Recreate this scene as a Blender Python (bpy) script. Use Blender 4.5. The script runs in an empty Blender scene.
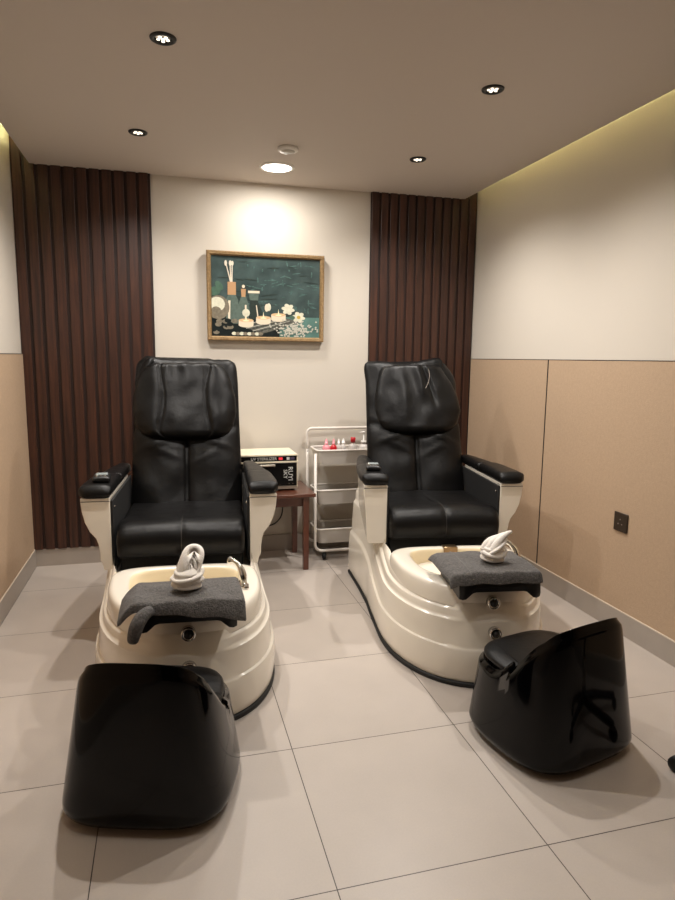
import bpy, bmesh, math, random
from mathutils import Vector, Matrix, noise
random.seed(7)
PI = math.pi
SC = bpy.context.scene
C = SC.collection

# ------------------------------------------------------------------ camera
F_PX, YAW, PITCH, ROLL, CAM_H = 632.79, -0.2641, -0.1449, 0.0111, 1.3224
cam_d = bpy.data.cameras.new('camera')
cam_d.sensor_fit = 'VERTICAL'; cam_d.sensor_height = 36.0; cam_d.lens = F_PX/900*36.0
cam_d.clip_start = .02
cam = bpy.data.objects.new('camera', cam_d); C.objects.link(cam)
_f = Vector((-math.sin(YAW)*math.cos(PITCH), math.cos(YAW)*math.cos(PITCH), math.sin(PITCH)))
_r = Vector((math.cos(YAW), math.sin(YAW), 0)); _u = _r.cross(_f)
_r2 = _r*math.cos(ROLL)+_u*math.sin(ROLL); _u2 = -_r*math.sin(ROLL)+_u*math.cos(ROLL)
M = Matrix((_r2, _u2, -_f)).transposed().to_4x4(); M.translation = (0, 0, CAM_H)
cam.matrix_world = M
SC.camera = cam
# ------------------------------------------------------------------ world, exposure
w = bpy.data.worlds.new('world'); SC.world = w; w.use_nodes = True
w.node_tree.nodes['Background'].inputs[0].default_value = (.9, .85, .8, 1)
w.node_tree.nodes['Background'].inputs[1].default_value = .02
SC.view_settings.view_transform = 'Standard'; SC.view_settings.look = 'None'
SC.view_settings.gamma = 1; SC.view_settings.use_curve_mapping = False
SC.view_settings.exposure = 0.24
WARM = (1, .945, .885)
SPOT_W = 60        # each recessed spotlight
ROUND_W = 8        # round diffuser downlight
STRIP_E = 36       # led strip emission

# ------------------------------------------------------------------ room numbers
XL, XR, YB, H, RAIL = -.832, 2.1216, 4.1905, 2.4123, 1.3256
GL, GR, BB = .1015, .1028, .1094
YF = -1.6           # wall behind the camera
HT = 2.68           # true ceiling above the dropped one
TX, TY = -.2199, 3.7455

# ------------------------------------------------------------------ materials
def srgb(r, g, b):
    def f(c):
        c /= 255
        return c/12.92 if c <= .04045 else ((c+.055)/1.055)**2.4
    return (f(r), f(g), f(b), 1)
def mat(name, col, rough=.5, metal=0, coat=0, bump=None, bumps=None, spec=.5, emit=None, var=0, varscale=5, trans=0, sheen=0, alpha=1):
    m = bpy.data.materials.new(name); m.use_nodes = True
    nt = m.node_tree; b = nt.nodes['Principled BSDF']
    b.inputs['Base Color'].default_value = col
    b.inputs['Roughness'].default_value = rough
    b.inputs['Metallic'].default_value = metal
    b.inputs['Coat Weight'].default_value = coat
    b.inputs['Coat Roughness'].default_value = .06
    b.inputs['Specular IOR Level'].default_value = spec
    b.inputs['Transmission Weight'].default_value = trans
    b.inputs['Sheen Weight'].default_value = sheen
    b.inputs['Alpha'].default_value = alpha
    if emit:
        b.inputs['Emission Color'].default_value = emit[0]; b.inputs['Emission Strength'].default_value = emit[1]
    tc = nt.nodes.new('ShaderNodeTexCoord')
    if var:
        n = nt.nodes.new('ShaderNodeTexNoise'); n.inputs['Scale'].default_value = varscale; n.inputs['Detail'].default_value = 6
        nt.links.new(tc.outputs['Object'], n.inputs['Vector'])
        mr = nt.nodes.new('ShaderNodeMapRange'); mr.inputs['To Min'].default_value = 1-var; mr.inputs['To Max'].default_value = 1+var
        mr.inputs['From Min'].default_value = .25; mr.inputs['From Max'].default_value = .75
        nt.links.new(n.outputs['Fac'], mr.inputs['Value'])
        mx = nt.nodes.new('ShaderNodeMix'); mx.data_type = 'RGBA'; mx.blend_type = 'MULTIPLY'
        mx.inputs['Factor'].default_value = 1; mx.inputs[6].default_value = col
        nt.links.new(mr.outputs[0], mx.inputs[7]); nt.links.new(mx.outputs[2], b.inputs['Base Color'])
    prev = None
    for (sc_, st, det) in (bumps or ([bump+(4,)] if bump else [])):
        n = nt.nodes.new('ShaderNodeTexNoise'); n.inputs['Scale'].default_value = sc_; n.inputs['Detail'].default_value = det
        nt.links.new(tc.outputs['Object'], n.inputs['Vector'])
        bp = nt.nodes.new('ShaderNodeBump'); bp.inputs['Strength'].default_value = st; bp.inputs['Distance'].default_value = .01
        nt.links.new(n.outputs['Fac'], bp.inputs['Height'])
        if prev: nt.links.new(prev.outputs[0], bp.inputs['Normal'])
        prev = bp
    if prev: nt.links.new(prev.outputs[0], b.inputs['Normal'])
    return m

LEATHER = mat('black_leather', srgb(11, 10, 10), .4, bumps=[(260, .12, 3), (14, .3, 3)], spec=.24)
LEATHER_D = mat('black_leather_soft', srgb(11, 10, 10), .42, bumps=[(260, .12, 3), (9, .4, 3)], spec=.24)
SHELL = mat('ivory_gelcoat', srgb(236, 228, 214), .22, coat=.5)
BOWL = mat('cream_gelcoat', srgb(240, 224, 190), .25, coat=.4)
BLACKP = mat('matte_black_plastic', srgb(20, 20, 21), .4)
BLACKT = mat('black_side_cloth', srgb(14, 13, 13), .75)
RUB = mat('black_rubber', srgb(14, 14, 14), .6)
GLOSS = mat('glossy_black_shell', srgb(4, 4, 5), .08, spec=.24)
CHROME = mat('chrome', srgb(215, 212, 208), .1, 1)
BRONZE = mat('brushed_bronze', srgb(150, 125, 95), .35, 1)
GREYT = mat('grey_terry', srgb(98, 95, 93), .95, bumps=[(230, 1.0, 3), (40, .5, 3)], sheen=.1, var=.45, varscale=110)
WHITET = mat('white_terry', srgb(232, 226, 218), .95, bumps=[(300, .4, 2)])
WALLM = mat('warm_white_paint', srgb(213, 205, 193), .8, bumps=[(300, .05, 2)])
CEIL = mat('ceiling_paint', srgb(205, 195, 186), .7)
TABLEW = mat('mahogany_stain', srgb(84, 42, 26), .3, coat=.3, var=.25, varscale=12)
WHITEM = mat('white_powder_coat', srgb(222, 216, 208), .4)
BASKET = mat('pale_grey_mesh_plastic', srgb(198, 192, 184), .5)
STERM = mat('cream_enamel', srgb(235, 224, 198), .35)
STERB = mat('black_glass', srgb(6, 6, 7), .2, spec=.25)
STERS = mat('satin_aluminium', srgb(190, 182, 168), .35, .7)
INK = mat('light_print', srgb(205, 205, 200), .6)
REDI = mat('red_emissive', srgb(200, 40, 50), .5, emit=(srgb(220, 50, 60), .6))  # power button red with a weak emission of its own
PURP = mat('purple_print', srgb(70, 62, 84), .5)
SOCK = mat('bronze_grey_plate', srgb(62, 52, 44), .35, .3)
CORD = mat('black_cord', srgb(16, 15, 15), .5)
PINK = mat('pink_liquid_plastic', srgb(232, 150, 160), .25)
REDC = mat('red_plastic', srgb(190, 24, 36), .3)
CLEAR = mat('frosted_clear_plastic', srgb(232, 226, 220), .3, trans=.3)
WHITEP = mat('white_plastic', srgb(235, 232, 226), .35)
LAMPW = mat('lamp_glow', (1, .9, .75, 1), .5, emit=((1, .88, .72, 1), 1.6))
LAMPB = mat('downlight_diffuser_glow', (1, .95, .85, 1), .5, emit=((1, .93, .82, 1), 6))
LEDM = mat('led_strip_glow', (1, .95, .6, 1), .5, emit=((.92, .90, .46, 1), STRIP_E))
TRIMW = mat('pale_trim', srgb(226, 214, 196), .5)
TRIMD = mat('dark_metal_trim', srgb(52, 44, 40), .4, .6)
GOLD = mat('antique_gold_frame', srgb(150, 122, 84), .45, .35, bumps=[(160, .5, 4)], var=.25, varscale=60)
BASEM = mat('grey_porcelain_skirting', srgb(168, 158, 148), .4, var=.06, varscale=8)

def wainscot_mat():
    m = mat('beige_wallpaper', srgb(187, 161, 134), .75, bumps=[(150, .12, 4), (700, .2, 2)], var=.05, varscale=70)
    return m
WAIN = wainscot_mat()

def floor_mat():
    m = bpy.data.materials.new('grey_porcelain_tiles'); m.use_nodes = True
    nt = m.node_tree; N = nt.nodes; L = nt.links; b = N['Principled BSDF']
    geo = N.new('ShaderNodeNewGeometry'); sep = N.new('ShaderNodeSeparateXYZ'); L.new(geo.outputs['Position'], sep.inputs[0])
    def mth(op, a, b_=None):
        n = N.new('ShaderNodeMath'); n.operation = op
        for i, v in enumerate((a, b_)):
            if v is None: continue
            if isinstance(v, (int, float)): n.inputs[i].default_value = v
            else: L.new(v, n.inputs[i])
        return n.outputs[0]
    T = .6; TYS = .5962
    gx = mth('DIVIDE', mth('SUBTRACT', sep.outputs[0], TX-60*T), T)
    gy = mth('DIVIDE', mth('SUBTRACT', sep.outputs[1], TY-60*TYS), TYS)
    fx, fy = mth('FRACT', gx), mth('FRACT', gy)
    dx = mth('MINIMUM', fx, mth('SUBTRACT', 1, fx)); dy = mth('MINIMUM', fy, mth('SUBTRACT', 1, fy))
    g = mth('LESS_THAN', mth('MINIMUM', dx, dy), .0024)
    cid = N.new('ShaderNodeCombineXYZ'); L.new(mth('FLOOR', gx), cid.inputs[0]); L.new(mth('FLOOR', gy), cid.inputs[1])
    wn = N.new('ShaderNodeTexWhiteNoise'); L.new(cid.outputs[0], wn.inputs[0])
    n1 = N.new('ShaderNodeTexNoise'); n1.inputs['Scale'].default_value = 5; n1.inputs['Detail'].default_value = 8; L.new(geo.outputs['Position'], n1.inputs['Vector'])
    n2 = N.new('ShaderNodeTexNoise'); n2.inputs['Scale'].default_value = 180; n2.inputs['Detail'].default_value = 3; L.new(geo.outputs['Position'], n2.inputs['Vector'])
    v = mth('ADD', mth('ADD', mth('MULTIPLY', wn.outputs[0], .05), mth('MULTIPLY', n1.outputs[0], .16)), mth('MULTIPLY', n2.outputs[0], .10))
    v = mth('ADD', v, .84)
    mx = N.new('ShaderNodeMix'); mx.data_type = 'RGBA'; mx.blend_type = 'MULTIPLY'; mx.inputs['Factor'].default_value = 1
    mx.inputs[6].default_value = srgb(187, 177, 168); L.new(v, mx.inputs[7])
    m2 = N.new('ShaderNodeMix'); m2.data_type = 'RGBA'; L.new(g, m2.inputs['Factor']); L.new(mx.outputs[2], m2.inputs[6]); m2.inputs[7].default_value = srgb(70, 62, 56)
    L.new(m2.outputs[2], b.inputs['Base Color'])
    b.inputs['Roughness'].default_value = .36; b.inputs['Specular IOR Level'].default_value = .45
    bp = N.new('ShaderNodeBump'); bp.inputs['Strength'].default_value = .4; bp.inputs['Distance'].default_value = .002; bp.invert = True
    L.new(g, bp.inputs['Height']); L.new(bp.outputs[0], b.inputs['Normal'])
    return m
FLOORM = floor_mat()

def slat_mat():
    m = mat('dark_walnut_slats', srgb(74, 42, 29), .45)
    nt = m.node_tree; N = nt.nodes; L = nt.links; b = N['Principled BSDF']
    tc = N.new('ShaderNodeTexCoord'); mp = N.new('ShaderNodeMapping'); mp.inputs['Scale'].default_value = (34, 34, 1.6)
    L.new(tc.outputs['Object'], mp.inputs[0]); n = N.new('ShaderNodeTexNoise'); n.inputs['Scale'].default_value = 1.6; n.inputs['Detail'].default_value = 7; n.inputs['Distortion'].default_value = .8
    L.new(mp.outputs[0], n.inputs['Vector']); cr = N.new('ShaderNodeValToRGB')
    cr.color_ramp.elements[0].position = .3; cr.color_ramp.elements[0].color = srgb(44, 24, 17)
    cr.color_ramp.elements[1].position = .72; cr.color_ramp.elements[1].color = srgb(78, 45, 31)
    L.new(n.outputs[0], cr.inputs[0]); L.new(cr.outputs[0], b.inputs['Base Color'])
    return m
SLAT = slat_mat()
SLATB = mat('dark_walnut_backing', srgb(42, 23, 16), .6)

# ------------------------------------------------------------------ helpers
def link(name, bm, m, parent=None, smooth=True, loc=None):
    me = bpy.data.meshes.new(name)
    bmesh.ops.recalc_face_normals(bm, faces=bm.faces[:])
    bm.to_mesh(me); bm.free()
    mats = m if isinstance(m, (list, tuple)) else [m]
    for q in mats: me.materials.append(q)
    if smooth:
        for p in me.polygons: p.use_smooth = True
        if smooth == 'auto': me.set_sharp_from_angle(angle=math.radians(32))
    o = bpy.data.objects.new(name, me); C.objects.link(o)
    if parent: o.parent = parent
    if loc: o.location = loc
    return o
def thing(name, label, cat, loc=(0, 0, 0), rotz=0, group=None):
    o = bpy.data.objects.new(name, None); C.objects.link(o); o.empty_display_size = .05
    o.location = loc; o.rotation_euler = (0, 0, rotz)
    return tag(o, label, cat, group)
def tag(o, label, cat, group=None):
    o['label'] = label; o['category'] = cat
    if group: o['group'] = group
    return o
def struct(o): o['kind'] = 'structure'; return o
def bev(o, wdt, seg=3, ang=35):
    md = o.modifiers.new('bevel', 'BEVEL'); md.width = wdt; md.segments = seg; md.limit_method = 'ANGLE'; md.angle_limit = math.radians(ang)
    return o
def sub(o, n=1):
    md = o.modifiers.new('subsurf', 'SUBSURF'); md.levels = n; md.render_levels = n
    return o
def box(bm, x0, x1, y0, y1, z0, z1, mi=0):
    v = [bm.verts.new(p) for p in ((x0, y0, z0), (x1, y0, z0), (x1, y1, z0), (x0, y1, z0), (x0, y0, z1), (x1, y0, z1), (x1, y1, z1), (x0, y1, z1))]
    fs = [bm.faces.new([v[i] for i in q]) for q in ((3, 2, 1, 0), (4, 5, 6, 7), (0, 1, 5, 4), (1, 2, 6, 5), (2, 3, 7, 6), (3, 0, 4, 7))]
    for f in fs: f.material_index = mi
    return v
def mkbox(name, x0, x1, y0, y1, z0, z1, m, parent=None, b=0, seg=2):
    bm = bmesh.new(); box(bm, x0, x1, y0, y1, z0, z1)
    o = link(name, bm, m, parent, smooth='auto' if b else False)
    if b: bev(o, b, seg)
    return o
def loft(bm, rings, cap0=True, cap1=True, closed=True, mi=0):
    vs = [[bm.verts.new(p) for p in r] for r in rings]
    n = len(vs[0])
    for a, b in zip(vs, vs[1:]):
        for i in range(n if closed else n-1):
            j = (i+1) % n
            f = bm.faces.new((a[i], a[j], b[j], b[i])); f.material_index = mi
    if cap0: bm.faces.new(list(reversed(vs[0]))).material_index = mi
    if cap1: bm.faces.new(vs[-1]).material_index = mi
    return vs
def lathe(bm, prof, c=(0, 0, 0), n=24, mi=0, axis='z', cap0=True, cap1=True):
    rings = []
    for r, h in prof:
        ring = []
        for i in range(n):
            a = 2*PI*i/n; u, v = r*math.cos(a), r*math.sin(a)
            p = (u, v, h) if axis == 'z' else ((u, h, v) if axis == 'y' else (h, u, v))
            ring.append((p[0]+c[0], p[1]+c[1], p[2]+c[2]))
        rings.append(ring)
    loft(bm, rings, cap0, cap1, mi=mi)
def tube(bm, pts, r, n=10, mi=0, closed=False):
    pts = [Vector(p) for p in pts]; rings = []; k = len(pts); up = None
    for i, p in enumerate(pts):
        a = pts[(i-1) % k] if (closed or i > 0) else p; b = pts[(i+1) % k] if (closed or i < k-1) else p
        t = (b-a).normalized()
        if up is None: up = Vector((0, 0, 1)) if abs(t.z) < .9 else Vector((0, 1, 0))
        s = t.cross(up)
        if s.length < 1e-4: s = t.orthogonal()
        s.normalize(); up = s.cross(t).normalized()
        rr = r[i] if isinstance(r, (list, tuple)) else r
        rings.append([p+s*(rr*math.cos(2*PI*j/n))+up*(rr*math.sin(2*PI*j/n)) for j in range(n)])
    if closed:
        rings.append(rings[0])
        loft(bm, rings, False, False, mi=mi)
        bmesh.ops.remove_doubles(bm, verts=bm.verts[:], dist=1e-6)
    else: loft(bm, rings, mi=mi)
def smooth_path(pts, per=6):
    P = [Vector(p) for p in pts]; out = []
    for i in range(len(P)-1):
        p0, p1, p2, p3 = P[max(i-1, 0)], P[i], P[i+1], P[min(i+2, len(P)-1)]
        for s in range(per):
            t = s/per
            out.append(.5*((2*p1)+(p2-p0)*t+(2*p0-5*p1+4*p2-p3)*t*t+(3*p1-p0-3*p2+p3)*t**3))
    out.append(P[-1]); return out
def lerp_tab(tab, x):
    if x <= tab[0][0]: return tab[0][1]
    for (a, va), (b, vb) in zip(tab, tab[1:]):
        if x <= b:
            t = (x-a)/(b-a); return va+(vb-va)*t
    return tab[-1][1]
def sm(a, b, x):
    t = max(0, min(1, (x-a)/(b-a))); return t*t*(3-2*t)
def text_part(name, s, size, m, parent, loc, rot, ext=.0006):
    cu = bpy.data.curves.new(name, 'FONT'); cu.body = s; cu.size = size; cu.extrude = ext; cu.align_x = 'CENTER'; cu.align_y = 'CENTER'; cu.resolution_u = 2
    t = bpy.data.objects.new(name, cu); C.objects.link(t); bpy.context.view_layer.update()
    me = bpy.data.meshes.new_from_object(t); bpy.data.objects.remove(t)
    me.materials.clear(); me.materials.append(m)
    o = bpy.data.objects.new(name, me); C.objects.link(o); o.parent = parent; o.location = loc; o.rotation_euler = rot
    return o

# ------------------------------------------------------------------ room shell
def sbox(name, *a): return struct(mkbox(name, *a))
sbox('floor', XL-.1, XR+.1, YF-.1, YB+.15, -.08, 0, FLOORM)
sbox('wall_left', XL-.1, XL, YF, YB+.02, 0, HT, WALLM)
sbox('wall_right', XR, XR+.1, YF, YB+.02, 0, HT, WALLM)
sbox('wall_back', XL-.1, XR+.1, YB+.02, YB+.12, 0, HT, WALLM)
sbox('wall_front', XL-.1, XR+.1, YF-.1, YF, 0, HT, mat('dark_unseen_wall', srgb(52, 40, 34), .6))  # unseen wall, coloured dark so the glossy stools reflect little
sbox('ceiling', XL+GL, XR-GR, YF, YB+.02, H, H+.09, CEIL)
sbox('ceiling_void', XL-.1, XR+.1, YF, YB+.12, HT, HT+.06, CEIL)
bpy.data.objects['ceiling_void'].name = 'trim_1'
sbox('baseboard_back', XL, XR, YB, YB+.02, 0, BB, BASEM)
sbox('baseboard_left', XL, XL+.012, YF, YB, 0, BB, BASEM)
sbox('baseboard_right', XR-.012, XR, YF, YB, 0, BB, BASEM)
sbox('trim_2', XL, XL+.0125, YF, YB-.012, BB, BB+.006, TRIMW)
sbox('trim_3', XR-.0125, XR, YF, YB-.012, BB, BB+.006, TRIMW)
SEAM = 3.215
# wainscot panels
for nm, x0, x1, spans in (('trim_4', XL, XL+.009, [(YF, SEAM-.004), (SEAM+.004, YB-.014)]), ('trim_5', XR-.009, XR, [(YF, SEAM-.005), (SEAM+.005, YB-.014)])):
    bm = bmesh.new()
    for a, b in spans: box(bm, x0, x1, a, b, BB+.006, RAIL-.004)
    struct(link(nm, bm, WAIN, smooth=False))
sbox('trim_6', XR-.0095, XR, SEAM-.005, SEAM+.005, BB+.006, RAIL-.004, TRIMD)
sbox('trim_7', XL, XL+.0095, YF, YB-.014, RAIL-.004, RAIL, TRIMD)
sbox('trim_8', XR-.0095, XR, YF, YB-.014, RAIL-.004, RAIL, TRIMD)

# slatted panels
def slats(x0, x1, n, label):
    bm = bmesh.new(); p = (x1-x0)/n
    box(bm, x0, x1, YB+.002, YB+.0195, BB+.001, HT-.01, 1)
    for i in range(n):
        a = x0+i*p+.004; wd = p*.74
        box(bm, a, a+wd, YB-.010, YB+.009, BB+.001, HT-.01, 0)
    o = link('slatted_wall_panel', bm, [SLAT, SLATB], smooth=False); bev(o, .0015, 1)
    tag(o, label, 'wall panel', 'slatted wood panels on the back wall')
slats(XL+.001, -.062, 11, 'dark walnut slatted wood panel left of the framed picture')
slats(1.348, XR-.001, 12, 'dark walnut slatted wood panel right of the framed picture, beside the beige wall')

# led strips lying in the cove above the ceiling edges
def led(x0, x1, label, e):
    o = mkbox('led_strip', x0, x1, YF+.05, YB-.1, H+.092, H+.10, LEDM if e else LEDM)
    tag(o, label, 'light strip', 'cove light strips')
led(XL+GL+.02, XL+GL+.032, 'warm yellow light strip hidden in the cove above the left wall', 1)
led(XR-GR-.032, XR-GR-.02, 'warm yellow light strip hidden in the cove above the right wall', 1)

# ------------------------------------------------------------------ ceiling lights
def downlight(x, y, label, power=SPOT_W, tiltx=0, tilty=0):
    t = thing('downlight', label, 'ceiling light', (x, y, H), 0, 'black recessed spotlights')
    bm = bmesh.new(); lathe(bm, [(.030, -.002), (.031, -.007), (.040, -.008), (.045, -.005), (.046, -.0005), (.030, -.0005)], n=32, cap0=False, cap1=False)
    link('trim_ring', bm, BLACKP, t)
    bm = bmesh.new(); lathe(bm, [(.030, -.001), (.030, -.0035), (.0, -.0045)][:2]+[(.004, -.0042)], n=24)
    link('reflector', bm, CHROME, t)
    bm = bmesh.new()
    for k in range(5):
        a = k*2*PI/5+.3; r = .017
        lathe(bm, [(.0065, -.004), (.0065, -.0055), (.003, -.007)], (r*math.cos(a), r*math.sin(a), 0), 10)
    lathe(bm, [(.007, -.004), (.007, -.0055), (.004, -.007)], (0, 0, 0), 10)
    link('lamp', bm, LAMPW, t)
    ld = bpy.data.lights.new('spot', 'SPOT'); ld.energy = power; ld.color = WARM; ld.spot_size = math.radians(150); ld.spot_blend = 1.0; ld.shadow_soft_size = .022
    lo = bpy.data.objects.new('spot_light', ld); C.objects.link(lo); lo.parent = t; lo.location = (0, 0, -.03); lo.rotation_euler = (tiltx, tilty, 0)
    return t
downlight(.021, 2.455, 'black ringed recessed spotlight near the top left of the photo, the largest one')
downlight(1.317, 2.507, 'black ringed recessed spotlight at the upper right of the ceiling, nearest the right cove')
downlight(-.102, 3.457, 'small black ringed spotlight above the left slatted panel')
downlight(1.374, 3.449, 'small black ringed spotlight above the right massage chair, right of the round white downlight')
downlight(.02, 1.2, 'unseen black ringed spotlight added out of view to light the near floor, left one', SPOT_W*.27)  # weak spotlight added out of view to brighten the foreground floor
downlight(1.33, 1.2, 'unseen black ringed spotlight added out of view to light the near floor, right one', SPOT_W*.27)  # its added partner on the right, also unseen, for the same floor
t = thing('round_downlight', 'large round white glowing downlight close to the back wall', 'ceiling light', (.653, 3.83, H))
bm = bmesh.new(); lathe(bm, [(.086, -.001), (.087, -.008), (.10, -.006), (.104, -.0005)], n=40, cap0=False, cap1=False); link('trim_ring', bm, WHITEP, t)
bm = bmesh.new(); lathe(bm, [(.086, -.001), (.086, -.005), (.05, -.007), (.004, -.0075)], n=40); link('diffuser', bm, LAMPB, t)
ld = bpy.data.lights.new('round', 'AREA'); ld.shape = 'DISK'; ld.size = .16; ld.energy = ROUND_W; ld.color = (1, .95, .88)
lo = bpy.data.objects.new('downlight_light', ld); C.objects.link(lo); lo.parent = t; lo.location = (0, 0, -.012)
t = thing('smoke_detector', 'small round white ceiling sensor just in front of the white downlight', 'smoke detector', (.653, 3.477, H))
bm = bmesh.new(); lathe(bm, [(.054, -.0005), (.054, -.012), (.046, -.018)], n=36); link('base', bm, WHITEP, t)
bm = bmesh.new(); lathe(bm, [(.036, -.018), (.034, -.0215), (.01, -.0225)], n=30); link('sensor_cap', bm, mat('sensor_grey', srgb(190, 186, 178), .5), t)

# ------------------------------------------------------------------ picture
def picture():
    X0, X1, Z0, Z1 = .262, 1.022, 1.424, 1.980
    W2, H2 = (X1-X0)/2, (Z1-Z0)/2
    t = thing('framed_picture', 'gold framed picture of candles, bottles and flowers hanging between the slatted panels', 'picture', ((X0+X1)/2, YB-.012, (Z0+Z1)/2))
    t.rotation_euler = (math.radians(1.2), 0, 0)
    fw = .028
    bm = bmesh.new()
    prof = [(0, .018), (0, -.014), (.006, -.02), (.02, -.017), (fw, -.008), (fw, .004)]
    rings = []
    for (sx, sz) in ((-1, -1), (1, -1), (1, 1), (-1, 1)):
        rings.append([(sx*(W2-a), b, sz*(H2-a)) for a, b in prof])
    rings.append(rings[0]); loft(bm, rings, False, False, closed=True)
    bmesh.ops.remove_doubles(bm, verts=bm.verts[:], dist=1e-6)
    link('frame', bm, GOLD, t, smooth='auto')
    # the print: flat shapes laid on the board
    iw, ih = W2-fw, H2-fw
    pal = {}
    order = []
    def P(name, col, var=0, vs=8):
        pal[name] = len(order); order.append(mat('print_'+name, srgb(*col), .35, var=var, varscale=vs))
    P('teal', (64, 80, 79), .5, 9); P('table', (92, 128, 120), .25, 14); P('dark', (26, 34, 34), .3, 20)
    P('cork', (190, 150, 112)); P('glass', (96, 112, 104), .2, 60); P('glassd', (52, 62, 58), .2, 60); P('cream', (234, 220, 196)); P('wax', (226, 190, 146)); P('flame', (255, 240, 200))
    P('stone', (128, 120, 104), .3, 60); P('leaf', (80, 108, 92), .2, 40); P('petal', (222, 220, 198), .12, 60); P('wood', (104, 104, 96), .45, 70); P('pebble', (206, 204, 190)); P('yellow', (200, 170, 70)); P('reed', (225, 214, 196)); P('scratch', (78, 104, 100), .5, 60)
    bm = bmesh.new(); box(bm, -iw, iw, -.002, .014, -ih, ih, pal['teal'])
    lay = [0]
    def poly(pts, c):
        lay[0] += 1; y = -.0022-lay[0]*.00002
        f = bm.faces.new([bm.verts.new(((-1+2*u)*iw, y, (1-2*v)*ih)) for u, v in pts]); f.material_index = pal[c]
    def ell(cx, cy, rx, ry, c, n=18, rot=0):
        poly([(cx+rx*math.cos(2*PI*i/n)*math.cos(rot)-ry*math.sin(2*PI*i/n)*math.sin(rot), cy+(rx*math.cos(2*PI*i/n)*math.sin(rot)+ry*math.sin(2*PI*i/n)*math.cos(rot))) for i in range(n)], c)
    def rect(a, b, c_, d, c): poly([(a, b), (c_, b), (c_, d), (a, d)], c)
    rng = random.Random(3)
    for k in range(70):
        u = rng.uniform(.3, .97); v = rng.uniform(.05, .68); L_ = rng.uniform(.015, .05)
        a = rng.uniform(-.5, .5) if rng.random() < .6 else PI/2+rng.uniform(-.2, .2)
        ell(u, v, L_, .007, 'scratch', 8, a)
    for k in range(26):
        ell(rng.uniform(.1, .97), rng.uniform(.05, .7), rng.uniform(.03, .1), .004, 'glassd', 8, rng.uniform(-.3, .3))
    rect(0, .74, 1, 1, 'table'); rect(0, .74, .62, 1, 'dark')
    poly([(.24, .86), (.62, .74), (.84, .80), (.46, .96)], 'wood'); poly([(.24, .86), (.46, .96), (.46, 1), (.24, .93)], 'dark')
    for k in range(6):
        s = k/6; poly([(.25+.03*k, .86+.016*k), (.60+.03*k, .745+.01*k), (.60+.03*k, .75+.01*k), (.25+.03*k, .868+.016*k)], 'dark' if k % 2 else 'pebble')
    # diffuser bottle with sticks
    for a, b in ((.125, .17), (.165, .17)):
        poly([(a, .07), (a+.008, .07), (b+.012, .34), (b, .34)], 'reed'); ell(a+.006, .09, .012, .035, 'reed')
    poly([(.185, .07), (.193, .07), (.19, .34), (.178, .34)], 'reed'); ell(.19, .09, .012, .03, 'reed')
    rect(.145, .32, .22, .48, 'cork'); poly([(.15, .48), (.215, .48), (.24, .54), (.24, .84), (.13, .84), (.13, .54)], 'glass'); poly([(.15, .55), (.17, .55), (.165, .82), (.145, .82)], 'cream')
    poly([(.265, .40), (.31, .40), (.305, .50), (.27, .50)], 'cork'); ell(.288, .37, .014, .02, 'cream'); poly([(.265, .50), (.31, .50), (.335, .60), (.335, .80), (.24, .80), (.24, .60)], 'glass'); poly([(.30, .6), (.315, .6), (.315, .78), (.30, .78)], 'cream')
    poly([(.335, .44), (.43, .44), (.42, .54), (.345, .54)], 'glass'); rect(.33, .42, .435, .45, 'cream'); poly([(.35, .54), (.415, .54), (.46, .68), (.46, .78), (.345, .78)], 'glassd'); poly([(.40, .6), (.41, .6), (.425, .76), (.415, .76)], 'cream')
    # stones and leaves at the left
    ell(.03, .44, .05, .06, 'leaf', 14, .5); ell(.07, .37, .03, .06, 'leaf', 14, -.4); ell(.06, .64, .10, .15, 'stone'); ell(.05, .60, .07, .09, 'petal'); ell(.04, .70, .05, .07, 'stone')
    for k in range(14): ell(rng.uniform(0, .22), rng.uniform(.78, .97), .03, .028, 'stone' if k % 2 else 'dark')
    for k in range(8): ell(.2+k*.035, .965, .022, .022, 'stone' if k % 2 else 'petal')
    # candles
    ell(.31, .70, .035, .05, 'petal'); ell(.52, .62, .02, .05, 'petal'); ell(.50, .63, .018, .05, 'cream')
    for cx, cy in ((.31, .82), (.47, .78), (.61, .74)):
        ell(cx, cy+.035, .068, .03, 'cream'); rect(cx-.068, cy-.025, cx+.068, cy+.035, 'cream'); ell(cx, cy-.025, .068, .022, 'wax'); ell(cx, cy-.02, .03, .01, 'flame'); poly([(cx-.008, cy-.02), (cx+.008, cy-.02), (cx, cy-.1)], 'flame')
    # flowers
    for cx, cy in ((.70, .64), (.80, .74)):
        for k in range(6):
            a = k*PI/3+.2; ell(cx+.03*math.cos(a), cy+.04*math.sin(a), .034, .024, 'petal', 12, a)
        ell(cx, cy, .018, .022, 'yellow' if cx > .75 else 'petal')
    ell(.74, .74, .03, .02, 'leaf', 12, .5)
    for k in range(190):
        u = min(.98, max(.4, rng.gauss(.76, .10))); v = min(.985, max(.78, rng.gauss(.9, .05))); ell(u, v, .009, .010, 'pebble', 7)
    o = link('print', bm, order, t, smooth=False)
picture()

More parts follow.
